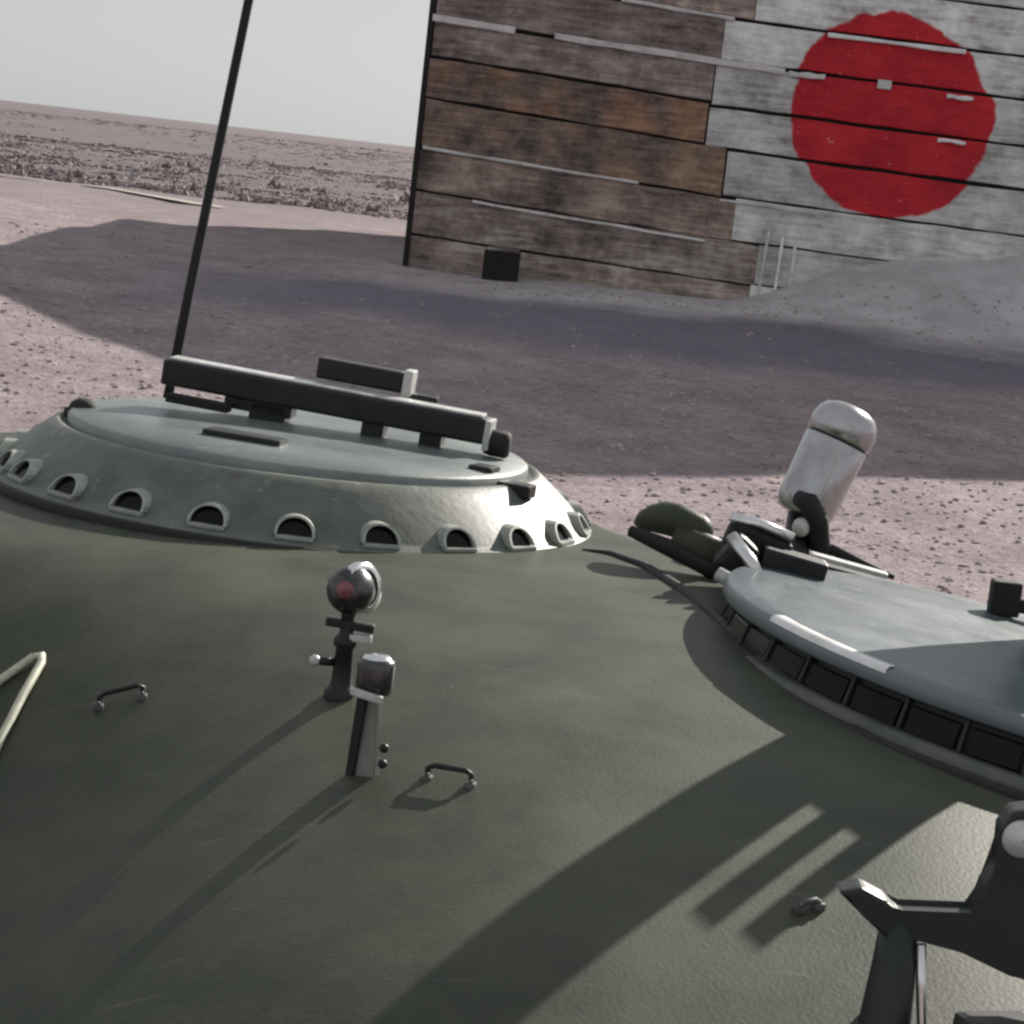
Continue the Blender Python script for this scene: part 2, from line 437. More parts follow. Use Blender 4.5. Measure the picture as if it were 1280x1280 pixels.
# ------------------------------------------------------------------ ground
def gz(x, y):
    z = 1.24 * sstep(7, 30.5, y) if y < 30.5 else 1.24
    # earth bank heaped against the right half of the barn wall
    b = (.80 * sstep(2.2, 4.3, x) + .50 * sstep(3.6, 7.5, x)) * sstep(19, 11, x) * math.exp(-((y - 30.8) / 2.0) ** 2)
    if b > .01:
        b *= 1 + .10 * noise.noise(Vector((x * .9, y * .9, 11))) + .08 * noise.noise(Vector((x * 3.1, y * 3.1, 4)))
    z += b
    u = noise.noise(Vector((x * .5, y * .5, 0))) * .06 + noise.noise(Vector((x * 1.7, y * 1.7, 3))) * .022
    z += u * sstep(6, 12, y) * (1 - .6 * sstep(60, 200, y))
    if y > 60:
        z += (noise.noise(Vector((x * .02, y * .012, 7))) + .15) * 1.1 * sstep(60, 160, y) * (1 - sstep(250, 500, y))
    return z

def lines(lo, hi, step, far, k=1.22):
    a = list(np.arange(lo, hi + 1e-6, step))
    s = step; x = a[-1]
    while x < far:
        s *= k; x += s; a.append(x)
    return a
ys = [-60, -40, -25, -15, -9, -5, -2, 1, 3, 5, 7] + lines(8, 34, .26, 2500)
xr = lines(0, 9.5, .26, 2500)
xs = [-v for v in reversed(xr[1:])] + xr
V, F = [], []
for y in ys:
    for x in xs:
        V.append((x, y, gz(x, y)))
nx = len(xs)
for j in range(len(ys) - 1):
    for i in range(nx - 1):
        F.append((j * nx + i, j * nx + i + 1, (j + 1) * nx + i + 1, (j + 1) * nx + i))
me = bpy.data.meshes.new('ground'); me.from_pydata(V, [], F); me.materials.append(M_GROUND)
me.polygons.foreach_set('use_smooth', [True] * len(F))
ground = link('ground', me)
ground['kind'] = 'structure'; ground['label'] = 'pinkish grey gravel ground of the yard and the plain beyond'

# pale dirt path far left
V, F = [], []
pp = [(-22, 47.0), (-15, 46.6), (-10.5, 46.3), (-8.2, 45.6), (-6.3, 43.6), (-5.6, 42.2)]
for i, (x, y) in enumerate(pp):
    wd = .38 + .12 * math.sin(i * 2.1)
    for s in (-1, 1):
        V.append((x, y + s * wd, gz(x, y + s * wd) + .03))
for i in range(len(pp) - 1):
    F.append((2 * i, 2 * i + 2, 2 * i + 3, 2 * i + 1))
me = bpy.data.meshes.new('path'); me.from_pydata(V, [], F); me.materials.append(M_PATH)
o = link('path', me); o['kind'] = 'structure'; o['label'] = 'pale dirt path crossing the far field'

# loose stones
def stones():
    ico = [(0, 0, 1), (.894, 0, .447), (.276, .851, .447), (-.724, .526, .447), (-.724, -.526, .447), (.276, -.851, .447),
           (.724, .526, -.447), (-.276, .851, -.447), (-.894, 0, -.447), (-.276, -.851, -.447), (.724, -.526, -.447)]
    fi = [(0, 1, 2), (0, 2, 3), (0, 3, 4), (0, 4, 5), (0, 5, 1), (1, 6, 2), (2, 7, 3), (3, 8, 4), (4, 9, 5), (5, 10, 1),
          (2, 6, 7), (3, 7, 8), (4, 8, 9), (5, 9, 10), (1, 10, 6)]
    ico = np.array(ico)
    V, F = [], []
    n = 13000
    for k in range(n):
        y = 13.5 + 16 * random.random() ** 1.25
        x = random.uniform(-1, 1) * (.24 * y + .6)
        s = .006 + .024 * random.random() ** 3.6
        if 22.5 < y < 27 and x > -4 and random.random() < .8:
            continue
        a = random.uniform(0, 6.28)
        ca, sa = math.cos(a), math.sin(a)
        q = ico * np.array([s * random.uniform(.8, 1.5), s * random.uniform(.7, 1.2), s * random.uniform(.45, .85)]) * rng.uniform(.82, 1.15, (11, 1))
        b = len(V)
        z = gz(x, y) + s * .15
        for (px, py, pz) in q:
            V.append((x + px * ca - py * sa, y + px * sa + py * ca, z + pz))
        F += [(b + i, b + j, b + l) for i, j, l in fi]
    me = bpy.data.meshes.new('gravel'); me.from_pydata(V, [], F); me.materials.append(M_STONE)
    o = link('gravel', me); o['kind'] = 'stuff'; o['label'] = 'loose pinkish stones strewn over the yard'
stones()

# dry scrub on the far field: many thin leaf-like blades in tufts
def scrub():
    V, F = [], []
    for k in range(8000):
        y = 48 + 260 * random.random() ** 2.0
        x = random.uniform(-.27, .06) * y + random.uniform(-2, 2)
        h = random.uniform(.02, .075) * (3.0 if random.random() < .03 else 1)
        z = gz(x, y) - .02
        for b in range(7):
            a = random.uniform(0, 6.28); l = h * random.uniform(.6, 1.25); sp = random.uniform(.3, 1.3) * l
            wd = random.uniform(.03, .07) * (1 + y / 90)
            ex, ey = math.cos(a), math.sin(a)
            ox, oy = random.uniform(-.25, .25), random.uniform(-.2, .2)
            i = len(V)
            V += [(x + ox - ey * wd, y + oy + ex * wd, z), (x + ox + ey * wd, y + oy - ex * wd, z),
                  (x + ox + ex * sp, y + oy + ey * sp, z + l)]
            F.append((i, i + 1, i + 2))
    me = bpy.data.meshes.new('scrub'); me.from_pydata(V, [], F); me.materials.append(M_SCRUB)
    o = link('scrub', me); o['kind'] = 'stuff'; o['label'] = 'low dry brown scrub covering the far field'
scrub()

# ------------------------------------------------------------------ barn with the painted wall
barn = empty('wooden_barn', (2, 30.2, 1.24))
barn['label'] = 'big weathered plank barn with a red disc on a faded white field'
barn['category'] = 'barn'
BL = Vector((2, 30.2, 1.24))
XL, XRR, YF, YB, EAVE = -1.66, 15.5, 30.06, 40.0, 8.5
def local(o):
    o.location = o.location - BL
    return o
XM = 8.0
EL = 5.0
SLP = (EAVE - EL) / (XM - XL)
XRR = 2 * XM - XL
def eave(x): return EL + SLP * (min(x, 2 * XM - x) - XL)
def gable(y, t):
    b = MB()
    b.prism([(XL + .03, .2), (XRR - .03, .2), (XRR - .03, EL - .05), (XM, EAVE - .05), (XL + .03, EL - .05)], y, y + t)
    return b
local(gable(YF + .01, .1).build('backing_wall', M_BACK, barn))
local(gable(YB - .1, .1).build('rear_wall', M_WOOD, barn))
b = MB()
b.box((XL + .05, (YF + YB) / 2 + .07, (0.2 + EL) / 2), (.1, YB - YF - .24, EL - .25))
local(b.build('side_wall', M_WOOD, barn))
b = MB()
b.box((XRR - .05, (YF + YB) / 2 + .07, (0.2 + EL) / 2), (.1, YB - YF - .24, EL - .25))
local(b.build('side_wall', M_WOOD, barn))
b = MB()
for sg in (-1, 1):
    xe = XM + sg * (XM - XL + .3)
    ze = EL - .3 * SLP
    v = [(XM, YF - .3, EAVE), (XM, YB + .3, EAVE), (xe, YB + .3, ze), (xe, YF - .3, ze)]
    v += [(x, y, z + .09) for x, y, z in v]
    b._add([Vector(p) for p in v], [(0, 1, 2, 3), (7, 6, 5, 4), (0, 4, 5, 1), (1, 5, 6, 2), (2, 6, 7, 3), (3, 7, 4, 0)])
local(b.build('roof', M_ROOFT, barn))

def plank(x0, za0, zb0, x1, za1, zb1, mat, y, th=.045, name='plank'):
    """board whose lower/upper edges run from (za0,zb0) at x0 to (za1,zb1) at x1, ends rough"""
    L = x1 - x0
    n = max(4, int(L / .35))
    cx, cz = (x0 + x1) / 2, (za0 + zb1) / 2
    v, f = [], []
    for i in range(n + 1):
        t = i / n
        x = x0 + L * t
        lo = za0 + (za1 - za0) * t + random.uniform(-.009, .009)
        hi = zb0 + (zb1 - zb0) * t + random.uniform(-.009, .009)
        xe = x + (random.uniform(-.02, .02) if i in (0, n) else 0)
        wy = random.uniform(-.006, .006)
        v += [Vector((xe - cx, wy - th / 2 + .008, lo - cz)), Vector((xe - cx, wy - th / 2, lo + .012 - cz)),
              Vector((xe - cx, wy - th / 2, hi - .012 - cz)), Vector((xe - cx, wy - th / 2 + .008, hi - cz)),
              Vector((xe - cx, th / 2, hi - cz)), Vector((xe - cx, th / 2, lo - cz))]
    for i in range(n):
        for k in range(6):
            a, c_ = i * 6 + k, i * 6 + (k + 1) % 6
            f.append((a, a + 6, c_ + 6, c_))
    f.append(tuple(range(6))); f.append(tuple(reversed(range(n * 6, n * 6 + 6))))
    b = MB(); b._add(v, f)
    o = b.build(name, mat, barn)
    o.location = Vector((cx, y, cz)) - BL
    return o

# edges of the courses at x=-1.62, at the joint, and at the far right
LE = [(1.18, 1.02), (1.62, 1.46), (2.17, 1.97), (2.69, 2.49), (3.31, 3.12), (3.80, 3.63), (4.27, 4.12), (4.82, 4.66), (5.36, 5.22), (5.9, 5.78), (6.44, 6.34), (6.98, 6.9), (7.5, 7.44), (8.02, 7.99), (8.5, 8.5)]
RE = [(1.05, .9), (1.50, 1.35), (2.00, 1.90), (2.52, 2.42), (3.08, 2.97), (3.60, 3.52), (4.13, 4.07), (4.66, 4.60), (5.2, 5.15), (5.74, 5.7), (6.28, 6.25), (6.86, 6.84), (7.4, 7.38), (7.95, 7.94), (8.5, 8.5)]
JN = [2.62, 2.66, 2.3, 2.12, 1.84, 1.86, 1.90, 2.26, 2.1, 2.3, 2.0, 2.2, 2.1, 1.9, 2.2]
TINT = {0: (.95, .92, .86, 1), 1: (.9, .9, .86, 1), 2: (1, .9, .82, 1), 3: (1.0, .78, .60, 1), 4: (1.0, .67, .47, 1), 5: (.92, .88, .86, 1), 6: (.72, .70, .70, 1)}
def rz(e, x): return e[0] + (e[1] - e[0]) * (x - 2) / 4.5 if x < 7 else e[1] - .012 * (x - 6.5)
for k in range(len(LE) - 1):
    g = .012 if k not in (3, 5, 8) else .026
    prd = YF - .028 - random.uniform(0, .015)
    jx = JN[k]
    top = LE[k + 1][0]
    xs_ = XL + random.uniform(-.02, .05)
    if top > EL:
        xs_ = XL + (top - EL) / SLP
    if xs_ < jx - .3:
        plank(xs_, LE[k][0] + g, LE[k + 1][0] - g, jx, LE[k][1] + g, LE[k + 1][1] - g, M_WOOD, prd).color = TINT.get(k, (1, .93, .88, 1))
        xs_ = jx + .018
    # pale boards to the right, two lengths
    mx = 7.2 + random.uniform(-.5, .9)
    ra, rb = RE[k], RE[k + 1]
    xe_ = XRR - .02 if rb[1] < EL else 2 * XM - (XL + (rb[1] - EL) / SLP)
    g2 = .014 if k not in (4, 6) else .030
    prd = YF - .028 - random.uniform(0, .02)
    if xs_ < mx - .3:
        plank(xs_, rz(ra, xs_) + g2, rz(rb, xs_) - g2, mx, rz(ra, mx) + g2, rz(rb, mx) - g2, M_WOODP, prd)
        xs_ = mx + .02
    if xs_ < xe_ - .3:
        plank(xs_, rz(ra, xs_) + g2, rz(rb, xs_) - g2, xe_, rz(ra, xe_) + g2, rz(rb, xe_) - g2, M_WOODP, YF - .03)
# bleached battens nailed over some of the joints
def batten(x0, z0, x1, z1, h, y=YF - .095):
    plank(x0, z0 - h / 2, z0 + h / 2, x1, z1 - h / 2, z1 + h / 2, M_WOODE, y, th=.04, name='batten')
batten(-1.64, 4.265, -.63, 4.225, .085)
batten(-.12, 4.21, 2.72, 4.095, .075)
batten(-1.6, 2.70, 1.1, 2.56, .04)
batten(-.9, 2.10, 2.0, 1.95, .035)
batten(3.15, 4.595, 4.87, 4.585, .05)
batten(2.75, 4.08, 3.22, 4.09, .06)
batten(4.70, 4.03, 5.02, 4.03, .05)
batten(4.66, 3.49, 5.0, 3.49, .035)
batten(2.1, 2.47, 3.3, 2.43, .03)
batten(.6, 4.74, 2.0, 4.66, .05)
# dark strip modelled in place of the corner gap's shade, and small iron plate on the disc
b = MB(); b.box((XL - .005, YF - .02, 2.7), (.07, .10, 4.4), bevel=.008)
local(b.build('corner_shade_strip', M_BACK, barn))
b = MB(); b.box((3.93, YF - .11, 4.08), (.17, .02, .11), bevel=.006)
local(b.build('nail_plate', M_BARE, barn))
# drips of old whitewash are thin wooden laths leaning on the foot of the wall
for k, (x, z0, z1) in enumerate([(2.74, 1.35, 2.2), (2.93, 1.45, 2.1), (3.10, 1.52, 2.02)]):
    b = MB(); b.box((x, YF - .11, (z0 + z1) / 2), (.035, .025, z1 - z0), rot=RY(R(2.5 - k)), bevel=.004)
    local(b.build('lath', M_WOODE, barn))

# dark square block by the foot of the wall
bx = empty('wooden_block', (-.47, 29.55, gz(-.47, 29.55) - .04))
bx['label'] = 'small dark square block at the foot of the plank barn'; bx['category'] = 'block'
b = MB(); b.box((0, 0, .19), (.44, .4, .40), bevel=.02); b.build('block_body', M_BACK, bx)
b = MB(); b.box((0, 0, .405), (.40, .36, .03), bevel=.008); b.build('lid', M_WOOD, bx)

# ------------------------------------------------------------------ armoured vehicle
veh = empty('armoured_vehicle', (0, 3.0, 0))
veh['label'] = 'olive drab armoured vehicle with two round cupolas on its turret roof'
veh['category'] = 'tank'
VO = Vector((0, 3.0, 0))
def vpart(mb, name, mats, parent=None):
    """geometry given in yard coordinates; parent is the vehicle or one of its parts (all parts sit at the vehicle's origin)"""
    me = mb.mesh(name, mats)
    me.transform(Matrix.Translation(-VO))
    return link(name, me, parent or veh)

def zr(x, y):
    z = 2.04 - .096 * max(0, 3.9 - y) ** 2 if y > 2.9 else 2.04 - .096 - .192 * (2.9 - y) - .13 * (2.9 - y) ** 2
    z -= .10 * max(0, -.15 - x) ** 2 * max(0, min(1, (4.2 - y) / 1.2))
    z -= .22 * max(0, x - .5) ** 2
    z -= (.40 if x < .12 else .05) * (x - .12) ** 2 * sstep(3.75, 2.75, y)
    return z
# turret casting
ctrl = [(.0, 5.15), (-.45, 5.25), (-.95, 5.1), (-1.3, 4.5), (-1.5, 3.6), (-1.45, 2.6), (-1.05, 1.75), (-.4, 1.45), (.4, 1.45), (1.1, 1.7),
        (1.55, 2.5), (1.62, 3.3), (1.45, 3.95), (.95, 4.2), (.45, 4.25), (.18, 4.55)]
def catmull(P, sub):
    out = []
    n = len(P)
    for i in range(n):
        p0, p1, p2, p3 = [Vector((*P[(i + k) % n], 0)) for k in (-1, 0, 1, 2)]
        for s in range(sub):
            t = s / sub
            out.append(.5 * ((2 * p1) + (p2 - p0) * t + (2 * p0 - 5 * p1 + 4 * p2 - p3) * t * t + (3 * p1 - p0 - 3 * p2 + p3) * t ** 3))
    return out
ol = catmull(ctrl, 9)
cen = Vector((0, 3.2, 0))
V, F = [], []
n = len(ol)
NR = 44
def hump(x, y):
    return noise.noise(Vector((x * 2.2, y * 2.2, 1))) * .0035 + noise.noise(Vector((x * 7, y * 7, 5))) * .0011
for j in range(1, NR + 1):
    s = j / NR
    for p in ol:
        q = cen + (p - cen) * s
        e = max(0, s - .93) / .07
        z = zr(q.x, q.y) + hump(q.x, q.y) - .045 * e ** 2
        V.append((q.x, q.y, z))
for (off, dz) in ((.03, -.09), (.06, -.16), (.10, -.30), (.12, -.5), (.06, -.66)):
    for p in ol:
        d = (p - cen).normalized()
        q = p + d * off
        V.append((q.x, q.y, min(zr(p.x, p.y) + dz, 1.9) if dz > -.4 else 1.9 + dz - .06))
rows = NR + 5
V.append((cen.x, cen.y, zr(cen.x, cen.y)))
for j in range(rows - 1):
    for i in range(n):
        F.append((j * n + i, j * n + (i + 1) % n, (j + 1) * n + (i + 1) % n, (j + 1) * n + i))
for i in range(n):
    F.append((len(V) - 1, i, (i + 1) % n))
b = MB(); b._add([Vector(v) for v in V], F, 0, True)
vpart(b, 'turret_shell', M_PAINT)
# hull and running gear under the turret
b = MB()
b.prism([(-2.3, .75), (-2.7, 1.05), (-2.2, 1.3), (2.3, 1.3), (2.9, .85), (2.5, .5), (-2.0, .5)], -1.2, 1.2, c=(0, 3.2, 0), rot=RZ(R(90)), bevel=.03)
b.box((0, 3.3, 1.33), (2.5, 3.6, .12), bevel=.03)
vpart(b, 'hull', M_PAINT)
for sx in (-1, 1):
    b = MB()
    pr = []
    for i in range(40):
        a = 2 * math.pi * i / 40
        pr.append((2.2 * (1 if math.cos(a) > 0 else -1) * min(1, abs(math.cos(a)) * 1.0) + .42 * math.cos(a), .47 + .44 * math.sin(a)))
    b.prism(pr, -.22, .22, c=(sx * 1.45, 3.2, 0), rot=RZ(R(90)))
    t = vpart(b, 'track', M_DARK)
    for k in range(5):
        b = MB(); b.lathe([(.0, .25), (.34, .25), (.36, .2), (.36, -.2), (.34, -.25), (0, -.25)], c=(sx * 1.45, 1.6 + k * .8, .44), n=24, rot=RY(R(90)))
        vpart(b, 'wheel', M_PAINT, t)

# ---- left cupola
CX, CY, CR = -.405, 4.41, .545
tilt = RY(R(1.1))
ct = Vector((CX, CY, 2.035))
def prof_at(mb, prof, c, rot, n=72, mi=0, **k): mb.lathe(prof, c, n, rot=rot, mi=mi, **k)
b = MB()
prof_at(b, [(CR + .022, -.06), (CR + .022, .004), (CR + .014, .012), (CR, .016), (CR - .006, .022), (CR - .040, .055), (CR - .080, .088), (CR - .098, .102), (CR - .106, .104), (CR - .110, .098), (CR - .119, .096)], ct, tilt)
cup = vpart(b, 'cupola', M_PAINT2)
M_LID = noisy('sky_tinted_lid_paint', (.11, .138, .135), (.175, .205, .195), scale=6, rough=0.40, bump=0.25, bscale=60, bdist=0.0015, spec=.5)  # paler bluish base colour carries the sky's reflection on the lid
cup['label'] = 'left low domed cupola ringed with small hooded vision blocks'
b = MB()
prof_at(b, [(CR - .120, .090), (CR - .121, .112), (CR - .127, .118), (CR - .24, .126), (CR - .40, .130), (.02, .131), (.001, .131)], ct, tilt)
add_wear(M_LID, 22, (.34, .36, .34), (.28, .30, .28), (.07, .08, .075))
vpart(b, 'hatch_lid', M_LID, cup)
b = MB()
prof_at(b, [(CR + .026, -.02), (CR + .034, .004), (CR + .026, .0075), (CR + .020, .006)], ct, tilt)
vpart(b, 'base_seal', M_SEAL, cup)
# vision block: hooded arch with dark glass, local +x outward
def vb_mesh(wd, ht):
    b = MB()
    n = 12
    outer = [(wd * .56 * math.cos(math.pi * i / n), ht * 1.12 * math.sin(math.pi * i / n) ** .85) for i in range(n + 1)]
    inner = [(wd * .485 * math.cos(math.pi * i / n), ht * 1.0 * math.sin(math.pi * i / n) ** .85) for i in range(n + 1)]
    v, f = [], []
    for (xo, po) in ((.013, outer), (.013, inner), (.003, inner)):
        for (y, z) in po:
            v.append(Vector((xo - .72 * z, y, z)))
    for (y, z) in outer:
        v.append(Vector((-.03 - .72 * z, y, z)))
    k = n + 1
    for i in range(n):
        f.append((i, i + 1, k + i + 1, k + i)); f.append((k + i, k + i + 1, 2 * k + i + 1, 2 * k + i)); f.append((3 * k + i, 3 * k + i + 1, i + 1, i))
    b._add(v, f, 0)
    b._add([v[2 * k + i] for i in range(k)], [tuple(range(k))], 1)
    b.box((.008, 0, -.004), (.016, wd * 1.05, .007), bevel=.002)
    return b.mesh('vision_block', [M_BARE2, M_GLASS])
M_BARE2 = noisy('worn_hood_edge', (.24, .26, .23), (.40, .42, .37), scale=30, rough=.5, bump=.2, bscale=120, bdist=.001)
vbm = vb_mesh(.060, .028)
for k in range(24):
    if k in (15,):
        continue
    a = R(-90 + 6) + k * R(15.2) - R(15.2) * 4
    p = Vector((math.cos(a) * (CR - .006), math.sin(a) * (CR - .004), .021))
    o = link('vision_block', vbm, cup)
    m3 = (tilt @ RZ(a)).to_4x4()
    m3.translation = ct + tilt @ p - VO
    o.matrix_local = m3
def on_cup(x, y, h=.131): return ct + tilt @ Vector((x, y, h - .004))
# flat black grille slot and hinge pads on the lid
b = MB(); b.box(on_cup(-.075, -.235, .134), (.145, .05, .014), rot=tilt @ RZ(R(-14)), bevel=.004)
vpart(b, 'lid_handle', M_DARK, cup)
b = MB()
b.box(on_cup(.345, -.17, .118), (.045, .05, .030), rot=tilt @ RZ(R(-20)), bevel=.005)
b.box(on_cup(.40, -.19, .100), (.075, .045, .024), rot=tilt @ RZ(R(-18)), bevel=.004)
vpart(b, 'hinge_pad', M_DARK, cup)
b = MB(); b.sphere(on_cup(-.40, -.02, .118), .028, s=(1, 1, .75)); b.lathe([(.036, 0), (.036, .012), (.02, .016)], on_cup(-.40, -.02, .106), 20, cap1=True)
vpart(b, 'bolt', M_RUBBER, cup)
# two hooded vents at the far left foot
for (x, y, z) in ((-.93, 4.02, 2.05),):
    pass
# ---- long sight bar over the cupola lid
bar = MB()
pa, pb_ = Vector((-.675, 4.50, 2.234)), Vector((-.062, 4.42, 2.198))
d = (pb_ - pa); L = d.length; dn = d.normalized()
rot = Matrix((dn, Vector((-dn.y, dn.x, 0)).normalized(), dn.cross(Vector((-dn.y, dn.x, 0)).normalized()))).transposed()
mid = (pa + pb_) / 2
def B(u, v, w_): return mid + rot @ Vector((u, v, w_))
bar.box(mid, (L, .062, .048), rot=rot, bevel=.006)
bar.box(B(-.12, 0, -.034), (.13, .05, .022), rot=rot, bevel=.004)
sb = vpart(bar, 'sight_bar', M_DARK)
sb['label'] = 'long black sight bar mounted across the left cupola lid'
b = MB(); b.box(B(-.0, .002, .0265), (L * .97, .05, .005), rot=rot, bevel=.002); vpart(b, 'top_strip', M_BARE, sb)
b = MB(); b.box(B(.045, .075, .052), (.165, .045, .040), rot=rot, bevel=.005); vpart(b, 'sight_head', M_DARK, sb)
b = MB(); b.box(B(.138, .075, .050), (.018, .052, .054), rot=rot, bevel=.003); vpart(b, 'end_plate', M_BARE, sb)
b = MB(); b.box(B(.175, .06, .027), (.05, .03, .02), rot=rot, bevel=.003); vpart(b, 'clip', M_DARK, sb)
b = MB(); b.box(B(L / 2 + .004, 0, -.006), (.012, .066, .056), rot=rot, bevel=.003); vpart(b, 'end_cap', M_BARE, sb)
b = MB(); b.lathe([(.0, -.012), (.022, -.012), (.025, 0), (.025, .028), (.02, .034), (0, .034)], B(L / 2 + .012, 0, -.02), 20, rot=rot @ RY(R(90))); vpart(b, 'knob', M_RUBBER, sb)
b = MB(); b.box(B(-.225, -.05, -.042), (.12, .035, .016), rot=rot, bevel=.003); vpart(b, 'lower_plate', M_RUBBER, sb)
for u, s in ((-.10, .05), (.10, .03), (.21, .03)):
    b = MB(); b.box(B(u, 0, -.048), (s * 1.4, .05, .055), rot=rot, bevel=.004); b.box(B(u, -.01, -.066), (s * 2.0, .085, .012), rot=rot, bevel=.003)
    vpart(b, 'foot', M_DARK, sb)
for u, v_, s in ((.0, -.055, .06), (.055, -.07, .05), (.09, -.05, .03), (.17, -.06, .045), (.235, -.055, .05)):
    b = MB(); b.box(B(u, v_, -.062), (s, .022, .014), rot=rot @ RZ(R(random.uniform(-20, 10))), bevel=.003)
    vpart(b, 'latch', M_BARE, sb)

# ---- whip antenna behind the left cupola
b = MB()
b.lathe([(.05, -.05), (.05, .0), (.042, .02), (.03, .04), (.020, .06), (.016, .09)], (-.745, 5.0, 2.02), 20, cap1=True)
ant = vpart(b, 'antenna_base', M_RUBBER)
ant['label'] = 'whip antenna base behind the left cupola'
b = MB(); b.tube([(-.745, 5.0, 2.09), (-.72, 5.02, 2.35), (-.66, 5.06, 2.95), (-.60, 5.10, 3.5), (-.5, 5.15, 4.3)], [.0105, .0105, .0098, .009, .006], 10); vpart(b, 'antenna_rod', M_RUBBER, ant)

# ---- right cupola: low drum with windows in its wall
DX, DY, DR = .885, 3.62, .545
WR = .515
M_WHITE = noisy('glint_white_metal', (.70, .70, .68), (.86, .86, .85), scale=30, rough=.3, metal=.3, bump=.1)
M_COAM = noisy('grimy_coaming_paint', (.06, .066, .062), (.11, .115, .105), scale=18, rough=.55, bump=.3)
M_DKGREY = noisy('grimy_grey_metal', (.018, .019, .019), (.042, .043, .042), scale=25, rough=.6, bump=.2)
M_TOP = noisy('sky_tinted_grey_paint', (.055, .082, .094), (.09, .122, .133), scale=7, rough=0.36, bump=0.25, bscale=60, bdist=0.0015, spec=.5)  # sky reflection on the flat top put into a bluish base colour
dt = RY(R(8.5))
dc = Vector((DX, DY, 1.945))
WC = Vector((-.035, .035, -.018))
RC = Vector((.01, -.01, -.008))
b = MB()
prof_at(b, [(WR - .012, .062), (WR + .010, .066), (WR + .0135, .070), (WR + .0135, .088), (WR + .009, .093), (WR - .03, .095), (WR - .09, .096), (.25, .098), (.001, .098)], dc + WC, dt, n=96)
drm = vpart(b, 'cupola', M_TOP)
b = MB()
prof_at(b, [(WR - .002, -.10), (WR - .004, .010), (WR - .012, .061)], dc + WC, dt, n=96)
vpart(b, 'drum_wall', M_DARK, drm)
add_wear(M_TOP, 20, (.36, .38, .38), (.22, .25, .25), (.05, .065, .07))
drm['label'] = 'right wide drum cupola with flat bluish top and dark windowed wall'
b = MB()
prof_at(b, [(DR + .022, -.10), (DR + .022, -.006), (DR + .014, .006), (DR - .004, .008), (DR - .012, .0), (DR - .014, -.012)], dc + RC, dt, n=72, a0=R(196), a1=R(400))
vpart(b, 'coaming_ring', M_COAM, drm)
b = MB()
prof_at(b, [(DR - .012, -.004), (DR - .05, -.006), (DR - .055, .002), (DR - .07, .002), (DR - .075, -.006), (WR - .06, -.004)], dc + RC, dt, n=72, a0=R(196), a1=R(400))
vpart(b, 'ring_floor', M_DARK, drm)
b = MB()
prof_at(b, [(DR + .018, -.06), (DR + .036, -.020), (DR + .040, -.008), (DR + .032, -.002), (DR + .018, -.004)], dc + RC + Vector((0, 0, -.002)), dt, n=72, a0=R(198), a1=R(400))
vpart(b, 'base_seal', M_SEAL, drm)
wm = MB(); wm.box((-.004, 0, 0), (.012, .074, .040), bevel=.003); wme = wm.mesh('vision_block', [M_GLASS])
dm = MB(); dm.box((-.002, 0, 0), (.011, .005, .054), bevel=.0015); dme = dm.mesh('divider', [M_DKGREY])
for k in range(36):
    for (me_, nm, aa, rr_) in ((wme, 'vision_block', 0, WR - .002), (dme, 'divider', 5, WR + .001)):
        a = R(k * 10 + aa)
        o = link(nm, me_, drm)
        m3 = (dt @ RZ(a) @ RY(R(-12))).to_4x4()
        m3.translation = dc + WC + dt @ Vector((rr_ * math.cos(a), rr_ * math.sin(a), .036)) - VO
        o.matrix_local = m3
# sun glint on the near-left lip, painted as a white strip
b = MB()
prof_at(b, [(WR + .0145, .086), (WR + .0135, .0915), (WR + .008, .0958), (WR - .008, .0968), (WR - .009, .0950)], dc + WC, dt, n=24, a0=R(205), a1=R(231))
vpart(b, 'edge_glint', M_WHITE, drm)
b = MB(); b.tube([(x, y, zr(x, y) - .003) for x, y in ((.13, 4.16), (.18, 4.15), (.235, 4.06), (.286, 3.874), (.337, 3.656), (.390, 3.452), (.462, 3.27), (.55, 3.14))], [.004, .008, .010, .011, .011, .010, .009, .004], 10)
vpart(b, 'outer_seal', M_SEAL, drm)
# dark clamp at the back of the drum
b = MB(); b.box((.852, 4.06, 2.055), (.05, .04, .06), bevel=.005); b.box((.90, 4.06, 2.045), (.1, .03, .025), bevel=.004)
vpart(b, 'clamp', M_RUBBER, drm)
# raised hatch flap with two prongs, standing on the drum beyond the picture edge
fl = MB()
O = Vector((.868, 3.870, 0)); un = Vector((.842, -.540, 0)); sd = Vector((.540, .842, 0))
FR = Matrix((un, sd, Vector((0, 0, 1)))).transposed()
def slab(u0_, u1_, z0, z1, th=.02): fl.box(O + un * ((u0_ + u1_) / 2) + Vector((0, 0, (z0 + z1) / 2)), (u1_ - u0_, th, z1 - z0), rot=FR, bevel=.003)
slab(.0, .128, 1.96, 2.86); slab(.1275, .252, 1.96, 2.497, .017); slab(.152, .190, 2.4975, 2.605); slab(.214, .252, 2.4975, 2.595)
flo = vpart(fl, 'hatch_flap', M_PAINT2)
flo['label'] = 'upright hatch flap with two short prongs on the right cupola'

